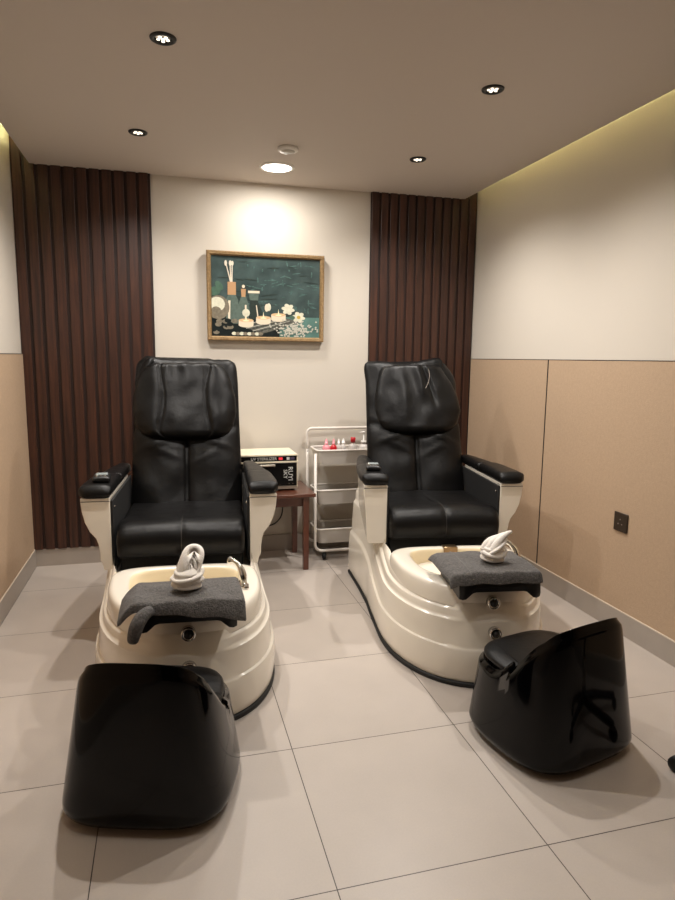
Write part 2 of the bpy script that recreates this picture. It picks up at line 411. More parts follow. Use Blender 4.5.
# ------------------------------------------------------------------ massage pedicure chairs
HW = [(-.2, .366), (0, .362), (.2, .356), (.45, .366), (.72, .385)]
def footprint(n_side=22, n_front=20):
    # from back-left, forward, around the front, to back-right: smooth superellipse nose
    pts = []
    ys = [.72-(.72+.2)*i/n_side for i in range(n_side)]
    for y in ys: pts.append((-lerp_tab(HW, y), y))
    for i in range(n_front*2+1):
        a = PI*i/(n_front*2)   # from left (x=-) to right
        cx, s = math.cos(PI-a), math.sin(a)
        x = .366*math.copysign(abs(cx)**.92, cx); y = -.2-.525*(s**.92)
        pts.append((x, y))
    for y in reversed(ys): pts.append((lerp_tab(HW, y), y))
    return pts
def normals2(pts):
    out = []
    for i in range(len(pts)):
        a = pts[max(i-1, 0)]; b = pts[min(i+1, len(pts)-1)]
        d = Vector((b[0]-a[0], b[1]-a[1])).normalized(); out.append((-d.y*-1, d.x*-1) if False else (d.y*1, -d.x*1))
    return out
def ztop(y): return .358+.242*sm(-.22, .42, y)
INSET = [(0, .012), (.03, .004), (.1, .0), (.28, -.004), (.40, .0), (.425, .002), (.435, .012), (.46, .014), (.60, .016), (.735, .018), (.75, .019), (.765, .031), (.79, .033), (.85, .035), (.865, .037), (.88, .049), (.91, .050), (.97, .056), (1.0, .068), (1.0, .085), (.9, .09)]
def build_shell(root):
    fp = footprint(); nm = normals2(fp)
    cx = 0
    rings = []
    for v, ins in INSET:
        r = []
        for (x, y), (nx, ny) in zip(fp, nm):
            # normal pointing outward
            if nx*x+ny*(y-.1) < 0: nx, ny = -nx, -ny
            k = ins
            if y < -.55 and abs(x) < .17: k = lerp_tab([(0, .012), (.1, .002), (.4, .0), (.435, .008), (.75, .022), (.97, .052), (1, .068)], v) if ins < .07 else ins
            up = sm(-.1, .5, y)
            k = k*(1-.25*up)+.02*up*v
            z = .018+(ztop(y)-.018)*v
            if ins >= .088: z = min(z, .345)
            yy = y-ny*k
            if y > .7: yy = y
            xx = x-nx*k
            if y > -.15: xx = math.copysign(max(abs(xx), .305 if y > -.05 else .29), x)
            r.append((xx, yy, z))
        rings.append(r)
    bm = bmesh.new()
    vs = loft(bm, rings, False, False, closed=False)
    # back wall and deck
    deck = []
    n = len(fp)
    for i in range(n//2):
        a, b = vs[-1][i], vs[-1][n-1-i]
        deck.append((a, b))
    for (a, b), (c, d) in zip(deck, deck[1:]):
        try: bm.faces.new((a, b, d, c))
        except ValueError: pass
    m_ = n//2
    try: bm.faces.new((deck[-1][0], vs[-1][m_], deck[-1][1]))
    except ValueError: pass
    for k in range(len(vs)-1): bm.faces.new((vs[k][0], vs[k+1][0], vs[k+1][-1], vs[k][-1]))
    o = link('shell', bm, SHELL, root); o.data.set_sharp_from_angle(angle=math.radians(55))
    # black rubber strip at the floor
    bm = bmesh.new()
    r0 = []; r1 = []
    rings = []
    for off, z in ((.0, 0.001), (-.006, .002), (-.008, .012), (-.004, .02), (.006, .021)):
        r = []
        for (x, y), (nx, ny) in zip(fp, nm):
            if nx*x+ny*(y-.1) < 0: nx, ny = -nx, -ny
            r.append((x-nx*(off+.006), y-ny*(off+.006) if y < .7 else y, z))
        rings.append(r)
    loft(bm, rings, False, False, closed=False)
    link('base_strip', bm, RUB, root)
    return o
def dshape(hw, yf, yb, n=64, e=2.5):
    # rounded D: elliptical nose towards -y, flatter back
    pts = []
    ymid = yb-.16
    for i in range(n):
        a = 2*PI*i/n
        c, s = math.cos(a), math.sin(a)
        if s < 0: x = hw*math.copysign(abs(c)**.9, c); y = ymid-(ymid-yf)*abs(s)**.9
        else:
            ee = 2/4.0
            x = hw*math.copysign(abs(c)**ee, c); y = ymid+(yb-ymid)*abs(s)**ee
        pts.append((x, y))
    return pts
def build_basin(root):
    bm = bmesh.new(); rings = []
    prof = [(.312, -.676, -.06, .32), (.311, -.672, -.061, .375), (.306, -.666, -.065, .392), (.296, -.654, -.072, .402), (.278, -.624, -.082, .406), (.235, -.56, -.108, .405),
            (.225, -.545, -.115, .401), (.219, -.535, -.12, .391), (.212, -.525, -.125, .36), (.195, -.50, -.115, .32), (.17, -.46, -.13, .24), (.13, -.40, -.15, .205)]
    for hw, yf, yb, z in prof: rings.append([(x, y, z) for x, y in dshape(hw, yf, yb, 96)])
    loft(bm, rings, False, True)
    for f in bm.faces:
        c = f.calc_center_median()
        if c.z < .399 and abs(c.x) < .2255 and -.548 < c.y < -.114: f.material_index = 1
    o = link('basin', bm, [SHELL, BOWL], root); sub(o, 1)
    return o
def rbox_rings(hw, hy, z0, z1, r, n=8):  # not used for precision
    pass
def cushion(bm, x0, x1, y0, y1, z0, z1, r, seg=5, crown=0.0, mi=0, nx=14):
    """rounded soft box: rings along x"""
    rings = []
    cy, cz = (y0+y1)/2, (z0+z1)/2; hy, hz = (y1-y0)/2, (z1-z0)/2
    xs = []
    for i in range(seg+1):
        a = PI/2*i/seg; xs.append((x0+r*(1-math.cos(a))*.8, 1-(1-math.sin(a))*min(.9, r/min(hy, hz))))
    mid = [(x0+.8*r+(x1-x0-1.6*r)*k/nx, 1) for k in range(1, nx)]
    right = [(x0+x1-x, s) for x, s in reversed(xs)]
    for x, s in xs+mid+right:
        ring = []; N = 40
        sy = hy-(1-s)*min(hy, hz); sz = hz-(1-s)*min(hy, hz)
        rr = min(r, sy, sz)
        for k in range(N):
            a = 2*PI*(k+.5)/N; c, q = math.cos(a), math.sin(a)
            px = (sy-rr)*(1 if c > 0 else -1)+rr*c; pz = (sz-rr)*(1 if q > 0 else -1)+rr*q
            t = (x-(x0+x1)/2)/((x1-x0)/2)
            if q > 0: pz += crown*(1-t*t)*q*s
            ring.append((x, cy+px, cz+pz))
        rings.append(ring)
    return loft(bm, rings, mi=mi)

def build_seat(root):
    bm = bmesh.new()
    N = 44; prof = []
    # side profile in (y,z): deep front roll, sloping back
    P = [(.60, .43), (.60, .53), (.56, .552), (.40, .556), (.20, .562), (.10, .572), (.04, .576), (-.01, .566), (-.045, .54), (-.06, .50), (-.052, .455), (-.03, .43), (.02, .418), (.12, .415), (.3, .415), (.5, .415), (.585, .417)]
    P = [Vector((0, a, b)) for a, b in P]
    cl = smooth_path(P+[P[0]], 4)[:-1]
    cyy, czz = .25, .49
    rings = []
    NX = 34
    for i in range(NX+1):
        u = -1+2*i/NX; x = .288*u
        e = 1-abs(u)**16
        s = 1 if abs(u) < .9 else 1-.32*((abs(u)-.9)/.1)**2.2
        seam = .008*math.exp(-(u/.018)**2)+.004*math.exp(-((abs(u)-.93)/.03)**2)
        ring = []
        for p in cl:
            d = Vector((0, p.y-cyy, p.z-czz)); L_ = d.length; dn = d/L_
            shrink = (1-s)*.07
            q = p-dn*(shrink+seam*(1 if p.z > .44 else 0))
            top = sm(.5, .56, p.z)
            q.z += top*.008*math.cos(u*PI/2*.95)
            wv = noise.noise(Vector((x*14, p.y*10, 3)))*.003*top
            ring.append((x, q.y, q.z+wv))
        rings.append(ring)
    loft(bm, rings)
    o = link('seat', bm, LEATHER, root); sub(o, 1)
    bm = bmesh.new(); cushion(bm, -.275, .275, .01, .58, .385 if False else .30, .432, .018)
    link('seat_skirt', bm, BLACKT, root)
    bm = bmesh.new()
    pts = smooth_path([(0, .10, .5825), (0, .04, .5845), (0, -.012, .573), (0, -.045, .545), (0, -.0595, .50), (0, -.05, .455)], 5)
    tube(bm, pts, .0012, 6); link('seam', bm, mat('seam_thread', srgb(66, 62, 58), .6), bpy.data.objects[o.name])
    return o

def ud_ring(nf=84, nb=26, p=5.0):
    out = []
    for i in range(nf+1):
        t = 1-2*i/nf; u = math.sin(t*PI/2); out.append((u, max(0, 1-abs(u)**p)**.55, 1))
    for i in range(1, nb):
        t = -1+2*i/nb; u = math.sin(t*PI/2); out.append((u, -max(0, 1-abs(u)**p)**.55, -1))
    return out
def build_back(root, kind):
    base = Vector((0, .53, .44)); top = Vector((0, .85, 1.30))
    ax = (top-base); L_ = ax.length; ax.normalize(); nrm = Vector((0, -ax.z, ax.y))  # forward normal
    def hw(v):
        return lerp_tab([(0, .285), (.15, .292), (.35, .29), (.6, .285), (.85, .282), (1, .274)], v)
    def th(v): return lerp_tab([(0, .075), (.3, .07), (.7, .06), (1, .05)], v)
    rings = []
    NV = 54; NU = 96
    for j in range(NV+1):
        v = j/NV
        w_ = hw(v); t_ = th(v)
        endc = 1
        if v > .93: endc = math.sqrt(max(0, 1-((v-.93)/.07)**2))*.9+.1
        if v < .04: endc = .6+.4*(v/.04)
        ring = []
        for u, d, s in ud_ring():
            x = u*(w_-(1-endc)*.035); dep = d*t_*(.35+.65*endc)
            if s > 0 and d > .05:
                # front relief
                lower = 1-sm(.50, .56, v)
                dep -= lower*(.022*math.exp(-(u/.022)**2)+.012*math.exp(-(u/.10)**2))
                dep += lower*.012*(abs(math.sin(u*PI)))*d
                dep += noise.noise(Vector((x*9, v*7, 11 if kind == 'L' else 37)))*.010
                dep -= .010*math.exp(-((v-.52+.05*math.cos(u*2.6)+.03*noise.noise(Vector((x*6, 2, 5))))/.02)**2)
                # diagonal drag folds spreading from the pillow's lower edge
                for (uc, vc, sl, am) in ((-.55, .46, .22, .010), (.55, .46, -.22, .010), (-.35, .40, -.25, .007), (.3, .37, .3, .007)):
                    q = (v-vc-sl*(u-uc)*.5)/.016
                    dep += am*math.exp(-q*q)*math.exp(-((u-uc)/.28)**2)
            p = base+ax*(v*L_)+nrm*dep
            # ragged top
            if v > .86:
                tt = (v-.86)/.14
                p.z += tt*.008*noise.noise(Vector((x*22, 0, 7 if kind == 'L' else 19)))
                if kind == 'L': p.z += tt*(.014*math.exp(-((x+.21)/.05)**2))
                else: p.z += tt*(.022*math.exp(-((x-.17)/.09)**2)-.012*math.exp(-((x+.05)/.1)**2)) 
                if kind == 'R': x = x-(.02*tt if x < -.2 else 0)+(-.045*sm(0, 1, tt) if x > .2 else 0)
            ring.append((x, p.y, p.z))
        rings.append(ring)
    bm = bmesh.new(); loft(bm, rings)
    b = link('backrest', bm, LEATHER_D, root)
    # head pillow
    pv0, pv1 = (.475, .955)
    def outline(v):  # half widths left/right as function of t 0 bottom..1 top
        if kind == 'L':
            l = lerp_tab([(0, .12), (.03, .19), (.09, .235), (.18, .265), (.35, .284), (.55, .284), (.75, .268), (.9, .24), (.97, .21), (1, .18)], v)
            r = lerp_tab([(0, .12), (.03, .19), (.09, .225), (.18, .25), (.35, .268), (.55, .264), (.75, .245), (.9, .222), (.97, .20), (1, .17)], v)
        else:
            l = lerp_tab([(0, .09), (.03, .15), (.09, .19), (.18, .215), (.35, .232), (.55, .228), (.75, .215), (.9, .20), (.97, .185), (1, .15)], v)
            r = lerp_tab([(0, .09), (.03, .15), (.09, .19), (.18, .222), (.35, .245), (.55, .232), (.75, .20), (.9, .165), (.97, .15), (1, .12)], v)
        return -l, r
    rings = []; NV = 44; NU = 96
    for j in range(NV+1):
        t = j/NV; v = pv0+(pv1-pv0)*t
        l, r = outline(t); xo = (l+r)/2; w_ = (r-l)/2
        if kind == 'R': w_ *= 1.1
        e = min(1, (t/.10)) if t < .5 else min(1, (1-t)/.08)
        e = math.sqrt(max(0, 1-(1-e)**2))
        thick = .012+.050*e
        if kind == 'R': xo += .015
        ring = []
        for u, d, s in ud_ring(p=3.2):
            x = xo+u*w_
            dep = thick*d*(1 if s > 0 else .3)
            if s > 0 and d > .05:
                if kind == 'L':
                    sl = .40+.27*((2*t-1)**2)
                    for sgn in (-1, 1):
                        uu = u*sgn
                        q = (uu-sl)/.022
                        dep -= .009*math.exp(-q*q)*e
                        if uu > sl: dep += .016*math.sin(min(1, (uu-sl)/(1.0-sl))**.7*PI)*e*min(1, (uu-sl)/.05)
                    dep += .004*math.sin(x*60+v*9)*sm(.6, 1, t)*(1 if abs(u) < .45 else 0)
                else:
                    q = (u-(.30+.1*(1-t)))/.05
                    dep -= .014*math.exp(-q*q)*sm(.3, .6, t)*e
                    dep += .016*math.exp(-((u-.1)/.1)**2)*math.exp(-((t-.72)/.18)**2)
                    dep += .010*math.exp(-((u+.35)/.12)**2)*math.exp(-((t-.45)/.3)**2)
                dep += noise.noise(Vector((x*11, v*9, 5 if kind == 'L' else 55)))*.007
            off = th(v)*.93
            p = base+ax*(v*L_)+nrm*(off+dep)
            ring.append((x, p.y, p.z))
        rings.append(ring)
    bm = bmesh.new(); loft(bm, rings)
    pl = link('head_pillow', bm, LEATHER, root)
    def onp(u_x, v, lift): 
        p = base+ax*(v*L_)+nrm*(th(v)*.93+lift); return (u_x, p.y, p.z)
    if kind == 'L':
        bm = bmesh.new()
        pts = []
        for k in range(12): pts.append(onp(-.175+.35*k/11, .945, .030))
        tube(bm, pts, .0016, 6); 
        link('piping', bm, mat('grey_piping', srgb(70, 66, 62), .5), pl)
        # bunched cover at the upper left corner
        bm = bmesh.new(); rings = []
        for k in range(11):
            s = k/10; cxp = -.255+.075*s; rr = .028*math.sin(PI*(.12+.76*s))
            c0 = Vector(onp(cxp, .965-.10*(1-s)**2, .0))
            rings.append([c0+Vector((math.cos(a)*rr*.7, 0, 0))+ax*(math.sin(a)*rr*1.5)+nrm*(math.cos(a)*rr*.8+.004*math.sin(3*a)) for a in [2*PI*q/16 for q in range(16)]])
        loft(bm, rings); sub(link('headrest_flap', bm, LEATHER, root), 1)
    else:
        bm = bmesh.new()
        pts = smooth_path([onp(.085, .93, .052), onp(.09, .88, .064), onp(.08, .82, .068), onp(.055, .77, .068), onp(.035, .765, .066)], 5)
        tube(bm, pts, .0022, 6); link('zipper', bm, mat('grey_zipper', srgb(120, 112, 104), .4, .3), pl)
        bm = bmesh.new()
        pts = [onp(-.215, .79-.28*0+.0, .02)]
        pts = smooth_path([onp(-.216, .60, .012), onp(-.222, .70, .02), onp(-.205, .82, .024), onp(-.185, .90, .03), onp(-.15, .938, .034), onp(-.05, .945, .035), onp(.07, .94, .04)], 5)
        tube(bm, pts, .0016, 6); link('piping', bm, mat('grey_piping', srgb(70, 66, 62), .5), pl)
    return b

def build_arm(root, s, kind):
    before = set(root.children_recursive)
    _build_arm(root, s, kind)
    f = 1.012 if kind == 'L' else .965
    for o in set(root.children_recursive)-before:
        for v in o.data.vertices: v.co.x *= f

def _build_arm(root, s, kind):
    # white housing: profile in x,z lofted along y
    prof = [(.302, .37), (.338, .37), (.342, .395), (.352, .415), (.352, .45), (.358, .49), (.366, .515), (.392, .548), (.410, .59), (.421, .64), (.425, .682), (.425, .70), (.302, .70)]
    if kind == 'R' and s < 0:
        prof = [(.302, .40), (.395, .40), (.402, .41), (.406, .43), (.408, .47), (.41, .51), (.413, .55), (.416, .58), (.42, .62), (.423, .65), (.425, .682), (.425, .70), (.302, .70)]
    rings = []
    for y, k in ((0, 1), (.004, 1.0), (.06, .97), (.15, .9), (.30, .78), (.45, .66), (.58, .55)):
        ring = []
        for x, z in prof:
            xx = .302+(x-.302)*k
            zz = z if z > .66 else .70-(.70-z)*(1-.18*min(1, y/.58))
            ring.append((s*xx, y, zz))
        rings.append(ring)
    bm = bmesh.new(); loft(bm, rings)
    o = link('armrest_shell', bm, SHELL, root, smooth='auto'); bev(o, .006, 3, 50)
    # thin black strip standing in for the shadow line below the pad ledge
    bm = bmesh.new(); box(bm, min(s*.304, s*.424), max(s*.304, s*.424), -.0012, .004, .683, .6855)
    link('ledge_shadow_strip', bm, BLACKP, o)
    # pad
    bm = bmesh.new()
    for (y0, y1, dz, z_end) in ((-.014, .335, .0, 0), (.338, .66, -.006, 0)):
        rings = []
        NY = 16
        for j in range(NY+1):
            q = j/NY; y = y0+(y1-y0)*q
            outer = lerp_tab([(-.014, .432), (.1, .434), (.25, .425), (.4, .405), (.55, .38), (.66, .355)], y); inner = .296
            e0 = min(1, (y-y0)/.03); e1 = min(1, (y1-y)/.02)
            k = math.sqrt(max(0, 1-(1-e0)**2))*.5+.5 if y0 < 0 else 1
            k1 = math.sqrt(max(0, 1-(1-e1)**2))*.4+.6
            hh = .052*(k*k1); sh = (1-k)*.05
            cx_, hw_ = (outer-sh+inner+sh*.3)/2, (outer-sh-inner-sh*.3)/2
            ring = []
            for i in range(28):
                a = 2*PI*i/28; c, sn = math.cos(a), math.sin(a)
                x = cx_+hw_*math.copysign(abs(c)**.45, c); z = math.copysign(abs(sn)**.5, sn)
                zz = .701+(hh+dz)*(.5+.5*z)+(.004*(1-((x-cx_)/hw_)**2) if sn > 0 else 0)
                ring.append((s*x, y, zz))
            rings.append(ring)
        loft(bm, rings)
    link('armrest_pad', bm, LEATHER, root)
    # black inner side panel
    bm = bmesh.new()
    loft(bm, [[(s*xx, y, z) for y, z in ((.006, .42), (.0, .46), (.002, .688), (.62, .688), (.62, .52), (.5, .40), (.06, .37), (.02, .38))] for xx in (.2905, .3015)])
    p = link('side_panel', bm, BLACKT, root, smooth='auto'); bev(p, .003, 2)
    bm = bmesh.new(); lathe(bm, [(.006, 0), (.006, .004), (.003, .006)], (0, 0, 0), 12, axis='x')
    for v in bm.verts: v.co.x = s*(.2905-v.co.x); v.co.y += .03; v.co.z += .655
    link('screw', bm, CHROME, p)
    return o

BEND = {'L': .070, 'R': .018}
def bend(kind, x, y): return x+max(0, .1-y)*BEND[kind]
def make_chair(kind, label, loc, rotz):
    root = thing('massage_pedicure_chair', label, 'massage chair', loc, rotz, 'pedicure massage chairs')
    build_shell(root); build_basin(root); build_seat(root); build_back(root, kind)
    for s in (-1, 1): build_arm(root, s, kind)
    # rear body under the backrest
    bm = bmesh.new(); cushion(bm, -.25, .25, .60, .715, .43, .55, .02); link('rear_cover', bm, BLACKT, root)
    # footrest
    bm = bmesh.new()
    def pr(x): return .392+.03*(1-sm(.10, .145, abs(x)))
    rings = []
    xs = [-.165+.33*i/24 for i in range(25)]
    for x in xs:
        zb = pr(x); e = .004 if abs(x) > .16 else 0
        rings.append([(x, -.752+e, zb+e), (x, -.758+e, zb+.02), (x, -.75+e, .466-e), (x, -.74, .472-e), (x, -.52, .472-e), (x, -.505, .466), (x, -.505, .41), (x, -.62, .41), (x, -.70, min(.438, zb+.01))])
    loft(bm, rings); f = link('footrest', bm, BLACKP, root, smooth='auto')
    # jet knobs
    for z, y, r in ((.352, -.678, .026), (.236, -.712, .026)):
        kroot = None
        bm = bmesh.new(); lathe(bm, [(r*.58, .004), (r*.6, -.012), (r*.9, -.014), (r, -.006), (r, .012)], (0, y-.01, z), 28, axis='y', cap0=False, cap1=True)
        k = link('control_knob', bm, CHROME, root)
        bm = bmesh.new(); lathe(bm, [(r*.59, .004), (r*.57, -.008), (r*.35, -.010), (r*.32, -.016), (r*.1, -.018)], (0, y-.01, z), 24, axis='y'); link('knob_face', bm, BLACKP, k)
    # faucet
    bm = bmesh.new()
    lathe(bm, [(.024, 0), (.024, .006), (.016, .012), (.014, .03)], (.224, -.39, .4065), 20)
    pts = smooth_path([(.224, -.39, .42), (.224, -.384, .445), (.217, -.372, .472), (.198, -.355, .496), (.174, -.338, .500)], 6)
    n_ = len(pts); tube(bm, pts, [.0135+.003*math.sin(PI*i/n_*2) if i < n_-3 else .017 for i in range(n_)], 14)
    fo = link('faucet', bm, CHROME, root)
    bm = bmesh.new(); lathe(bm, [(.012, 0), (.013, .006), (.006, .016)], (0, 0, 0), 14)
    for v in bm.verts: v.co = Vector((.224+.008, -.422, .4065))+v.co
    link('diverter_button', bm, CHROME, fo)
    # overflow plate on the rear of the basin
    bm = bmesh.new(); box(bm, -.035, .035, -.125, -.08, .4055, .412); box(bm, -.035, .035, -.129, -.123, .365, .412)
    pl = link('overflow_plate', bm, BRONZE, root, smooth='auto'); bev(pl, .003, 2)
    for o in root.children_recursive:
        if o.name.split('.')[0] in ('shell', 'base_strip', 'basin', 'footrest', 'control_knob', 'knob_face', 'faucet', 'diverter_button', 'overflow_plate'):
            for v in o.data.vertices: v.co.x = bend(kind, v.co.x, v.co.y)
    return root
CL = make_chair('L', 'left black leather massage chair on an ivory foot spa base', (.05, 2.87, 0), math.radians(-4.5))
CR = make_chair('R', 'right black leather massage chair on an ivory foot spa base beside the beige wall', (1.336, 2.87, 0), math.radians(-8.4))

def wpt(root_loc, rz, p):
    c, s = math.cos(rz), math.sin(rz)
    return (root_loc[0]+c*p[0]-s*p[1], root_loc[1]+s*p[0]+c*p[1], root_loc[2]+p[2])
LL, LR = ((.05, 2.87, 0), math.radians(-4.5)), ((1.336, 2.87, 0), math.radians(-8.4))

# remotes on the left armrests
def remote(base, label, rz):
    t = thing('remote_control', label, 'remote control', base, rz, 'chair remotes')
    bm = bmesh.new(); cushion(bm, -.038, .038, -.055, .055, 0, .022, .01, 3, .004); link('body', bm, BLACKP, t)
    bm = bmesh.new(); cushion(bm, -.026, .026, -.005, .04, .0215, .0295, .003, 2); link('screen', bm, mat('remote_screen', srgb(150, 158, 158), .15), t)
    bm = bmesh.new()
    for k in (-1, 0, 1): lathe(bm, [(.006, .023), (.006, .0275), (.003, .0285)], (k*.018, -.028, 0), 10)
    link('buttons', bm, CHROME, t)
remote(wpt(*LL, (-.355, .11, .7585)), 'grey screened black remote lying on the left armrest of the left massage chair', LL[1]+.1)
remote(wpt(*LR, (-.345, .12, .7585)), 'silver and black remote lying on the left armrest of the right massage chair', LR[1]-.15)

# grey towels over the footrests
def grey_towel(root, kind, label):
    loc, rz = root
    NX, NY = 48, 30
    def top(a, b):
        # a across -1..1, b 0 front..1 back
        if kind == 'L':
            x = -.232+.425*(a+1)/2; yf = -.805+.028*a*-1; y = yf+(.275+.04*a-(-.805-yf)*0)*b
            xl = -.172
        else:
            x = -.21+.372*(a+1)/2; y = -.80+.35*b+.0*a
            xl = -.172
        z = .474
        # droop beyond the footrest
        dl = max(0, xl-x); dr = max(0, x-.175)
        if kind == 'L':
            z -= min(.05, dl*dl*8+dl*.5)
            z -= dr*dr*6
        else:
            z -= dl*.35+dl*dl*4; z -= dr*dr*3
        df = max(0, -.764-y); z -= df*.85; y += df*.6
        db = max(0, y+.51); z -= db*.16
        z += .009*max(0, noise.noise(Vector((x*11, y*12, 2 if kind == 'L' else 9))))*(.4+.6*sm(0, .35, b))
        z += .003*(1+math.sin(x*46+y*20+(0 if kind == 'L' else 2)))*sm(.0, .6, 1-b)
        return Vector((x, y, max(z, .30)))
    T = .026 if kind == 'L' else .03
    top0 = top
    def top(a, b):
        p = top0(a, b); p.x = bend(kind, p.x, p.y); return p
    bm = bmesh.new()
    tp = [[None]*(NX+1) for _ in range(NY+1)]; bt = [[None]*(NX+1) for _ in range(NY+1)]
    for j in range(NY+1):
        for i in range(NX+1):
            a = -1+2*i/NX; b = j/NY
            ex = min(1, (1-abs(a))/.06); ey = min(1, min(b, 1-b)/.09)
            rx = math.sqrt(max(0, 1-(1-ex)**2)); ry = math.sqrt(max(0, 1-(1-ey)**2))
            p = top(a, b)
            e = min(rx, ry)
            tp[j][i] = bm.verts.new(p+Vector((0, 0, T*(.5+.5*e)))); bt[j][i] = bm.verts.new(p+Vector((0, 0, T*.5*(1-e)+.0008)))
    for j in range(NY):
        for i in range(NX):
            bm.faces.new((tp[j][i], tp[j][i+1], tp[j+1][i+1], tp[j+1][i])); bm.faces.new((bt[j][i], bt[j+1][i], bt[j+1][i+1], bt[j][i+1]))
    loop_i = [(0, i) for i in range(NX)]+[(j, NX) for j in range(NY)]+[(NY, i) for i in range(NX, 0, -1)]+[(j, 0) for j in range(NY, 0, -1)]
    for q in range(len(loop_i)):
        (a, b), (c, d) = loop_i[q], loop_i[(q+1) % len(loop_i)]
        try: bm.faces.new((tp[a][b], bt[a][b], bt[c][d], tp[c][d]))
        except ValueError: pass
    if kind == 'L':
        # hanging rolled corner tail
        pts = smooth_path([(bend(kind, q[0], q[1]), q[1]+.008, q[2]) for q in [(-.118, -.77, .478), (-.145, -.795, .470), (-.165, -.812, .445), (-.176, -.812, .412), (-.182, -.807, .385)]], 4)
        tube(bm, pts, [.014+.010*math.sin(PI*min(1, i/(len(pts)-1)*.8+.1)) for i in range(len(pts))], 14)
    def hat(x, y, r): return max((v.co.z for v in bm_pts if (v.co.x-x)**2+(v.co.y-y)**2 < r*r), default=.5)
    class _P: pass
    bm_pts = [type('q', (), {'co': v.co.copy()}) for v in bm.verts]
    px, py = (.055, -.66) if kind == 'L' else (.020, -.645)
    tz = hat(px, py, .04)
    o = link('grey_towel', bm, GREYT, None)
    o.location = loc; o.rotation_euler = (0, 0, rz); sub(o, 1)
    if kind == 'R':
        bm = bmesh.new(); pts = [Vector(top(-.55+.06*k/16, k/16*.92+.04))+Vector((0, 0, T+.0005)) for k in range(17)]
        tube(bm, pts, .0016, 6); link('hem_stitch', bm, mat('hem_grey', srgb(120, 118, 115), .9), o)
    tag(o, label, 'towel', 'grey towels on the footrests')
    return wpt(loc, rz, (px, py, tz-.001))
TL = grey_towel(LL, 'L', 'charcoal grey towel draped over the left chair footrest with one corner hanging down')
TR = grey_towel(LR, 'R', 'charcoal grey towel folded flat over the right chair footrest')

# white rolled face towels
def sheet_cone(bm, c, h, r0, r1, a0, a1, tip, lean, th=.006, n=18, m=8):
    """a folded leaf of cloth curling around a centre and rising to a point"""
    for side in (0, 1): pass
    rings = []
    for j in range(m+1):
        v = j/m; ring_o = []; ring_i = []
        for i in range(n+1):
            u = i/n; a = a0+(a1-a0)*u
            peak = math.sin(PI*u)**.7
            z = h*v*(.35+.65*peak)
            r = r0+(r1-r0)*v
            off = Vector(lean)*(v*v)
            ring_o.append(Vector(c)+off+Vector((r*math.cos(a), r*math.sin(a), z)))
            ring_i.append(Vector(c)+off+Vector(((r-th)*math.cos(a), (r-th)*math.sin(a), z+ (th*.3 if j == m else 0))))
        rings.append(ring_o+list(reversed(ring_i)))
    loft(bm, rings)
def white_towel(loc, rz, kind, label):
    bm = bmesh.new()
    # wrapped base: spiralled band
    n = 36; rings = []
    for j in range(15):
        v = j/14
        r = lerp_tab([(0, .026), (.08, .036), (.35, .044), (.6, .042), (.85, .036), (1, .026)], v)
        z = .075*v
        ring = []
        for i in range(n):
            a = 2*PI*i/n
            fold = .005*math.sin((v*3.0+a/(2*PI))*2*PI)
            ring.append(((r+fold)*math.cos(a)*(1.12), (r+fold)*math.sin(a), z+.004*math.sin(a+1)*v))
        rings.append(ring)
    loft(bm, rings)
    if kind == 'L':
        for (r0, r1, h, a0, a1, ly, lx) in ((.038, .034, .118, -55, 215, .0, .022), (.029, .026, .104, -40, 205, -.004, .02), (.020, .016, .078, -30, 200, -.010, .014), (.011, .008, .056, -20, 200, -.014, .010)):
            sheet_cone(bm, (.0, -.002, .038), h, r0, r1, math.radians(a0), math.radians(a1), 0, (lx, ly, 0), .0065, 22, 10)
        tube(bm, smooth_path([(-.046, .01, .040), (-.036, -.03, .040), (0, -.047, .046), (.034, -.034, .056), (.046, 0, .066)], 4), .0085, 8)
    else:
        # leaning folded wings
        for k, (dx, dz, hh) in enumerate(((.0, 0, .0), (.010, .010, .006), (.02, .018, .01))):
            pts0 = [Vector((-.03+dx*.5, .018-.018*k, .045)), Vector((-.012+dx, .016-.018*k, .082+dz*.6)), Vector((.022+dx, .012-.014*k, .102+dz)), Vector((.06+dx*.6, .006-.008*k, .112+dz*.9))]
            pp = smooth_path(pts0, 5)
            tube(bm, pp, [.020-.014*(i/(len(pp)-1))**1.3 for i in range(len(pp))], 12)
        pp = smooth_path([(-.05, .0, .05), (-.036, -.034, .040), (0, -.044, .034), (.034, -.03, .045), (.046, 0, .06)], 5)
        tube(bm, pp, .009, 8)
        pp = smooth_path([(-.045, -.01, .03), (-.02, -.04, .06), (.02, -.034, .085), (.05, -.01, .10)], 5)
        tube(bm, pp, .008, 8)
    o = link('folded_white_towel', bm, WHITET); o.scale = (1.14, 1.1, 1.02) if kind == 'L' else (1.05, 1.05, .95); o.location = loc; o.rotation_euler = (0, 0, rz); sub(o, 1)
    tag(o, label, 'towel', 'white folded towels')
white_towel(TL, .1, 'L', 'small white towel folded into an upright rosette on the left grey towel')
white_towel(TR, .1, 'R', 'small white towel folded into a leaning bird shape on the right grey towel')

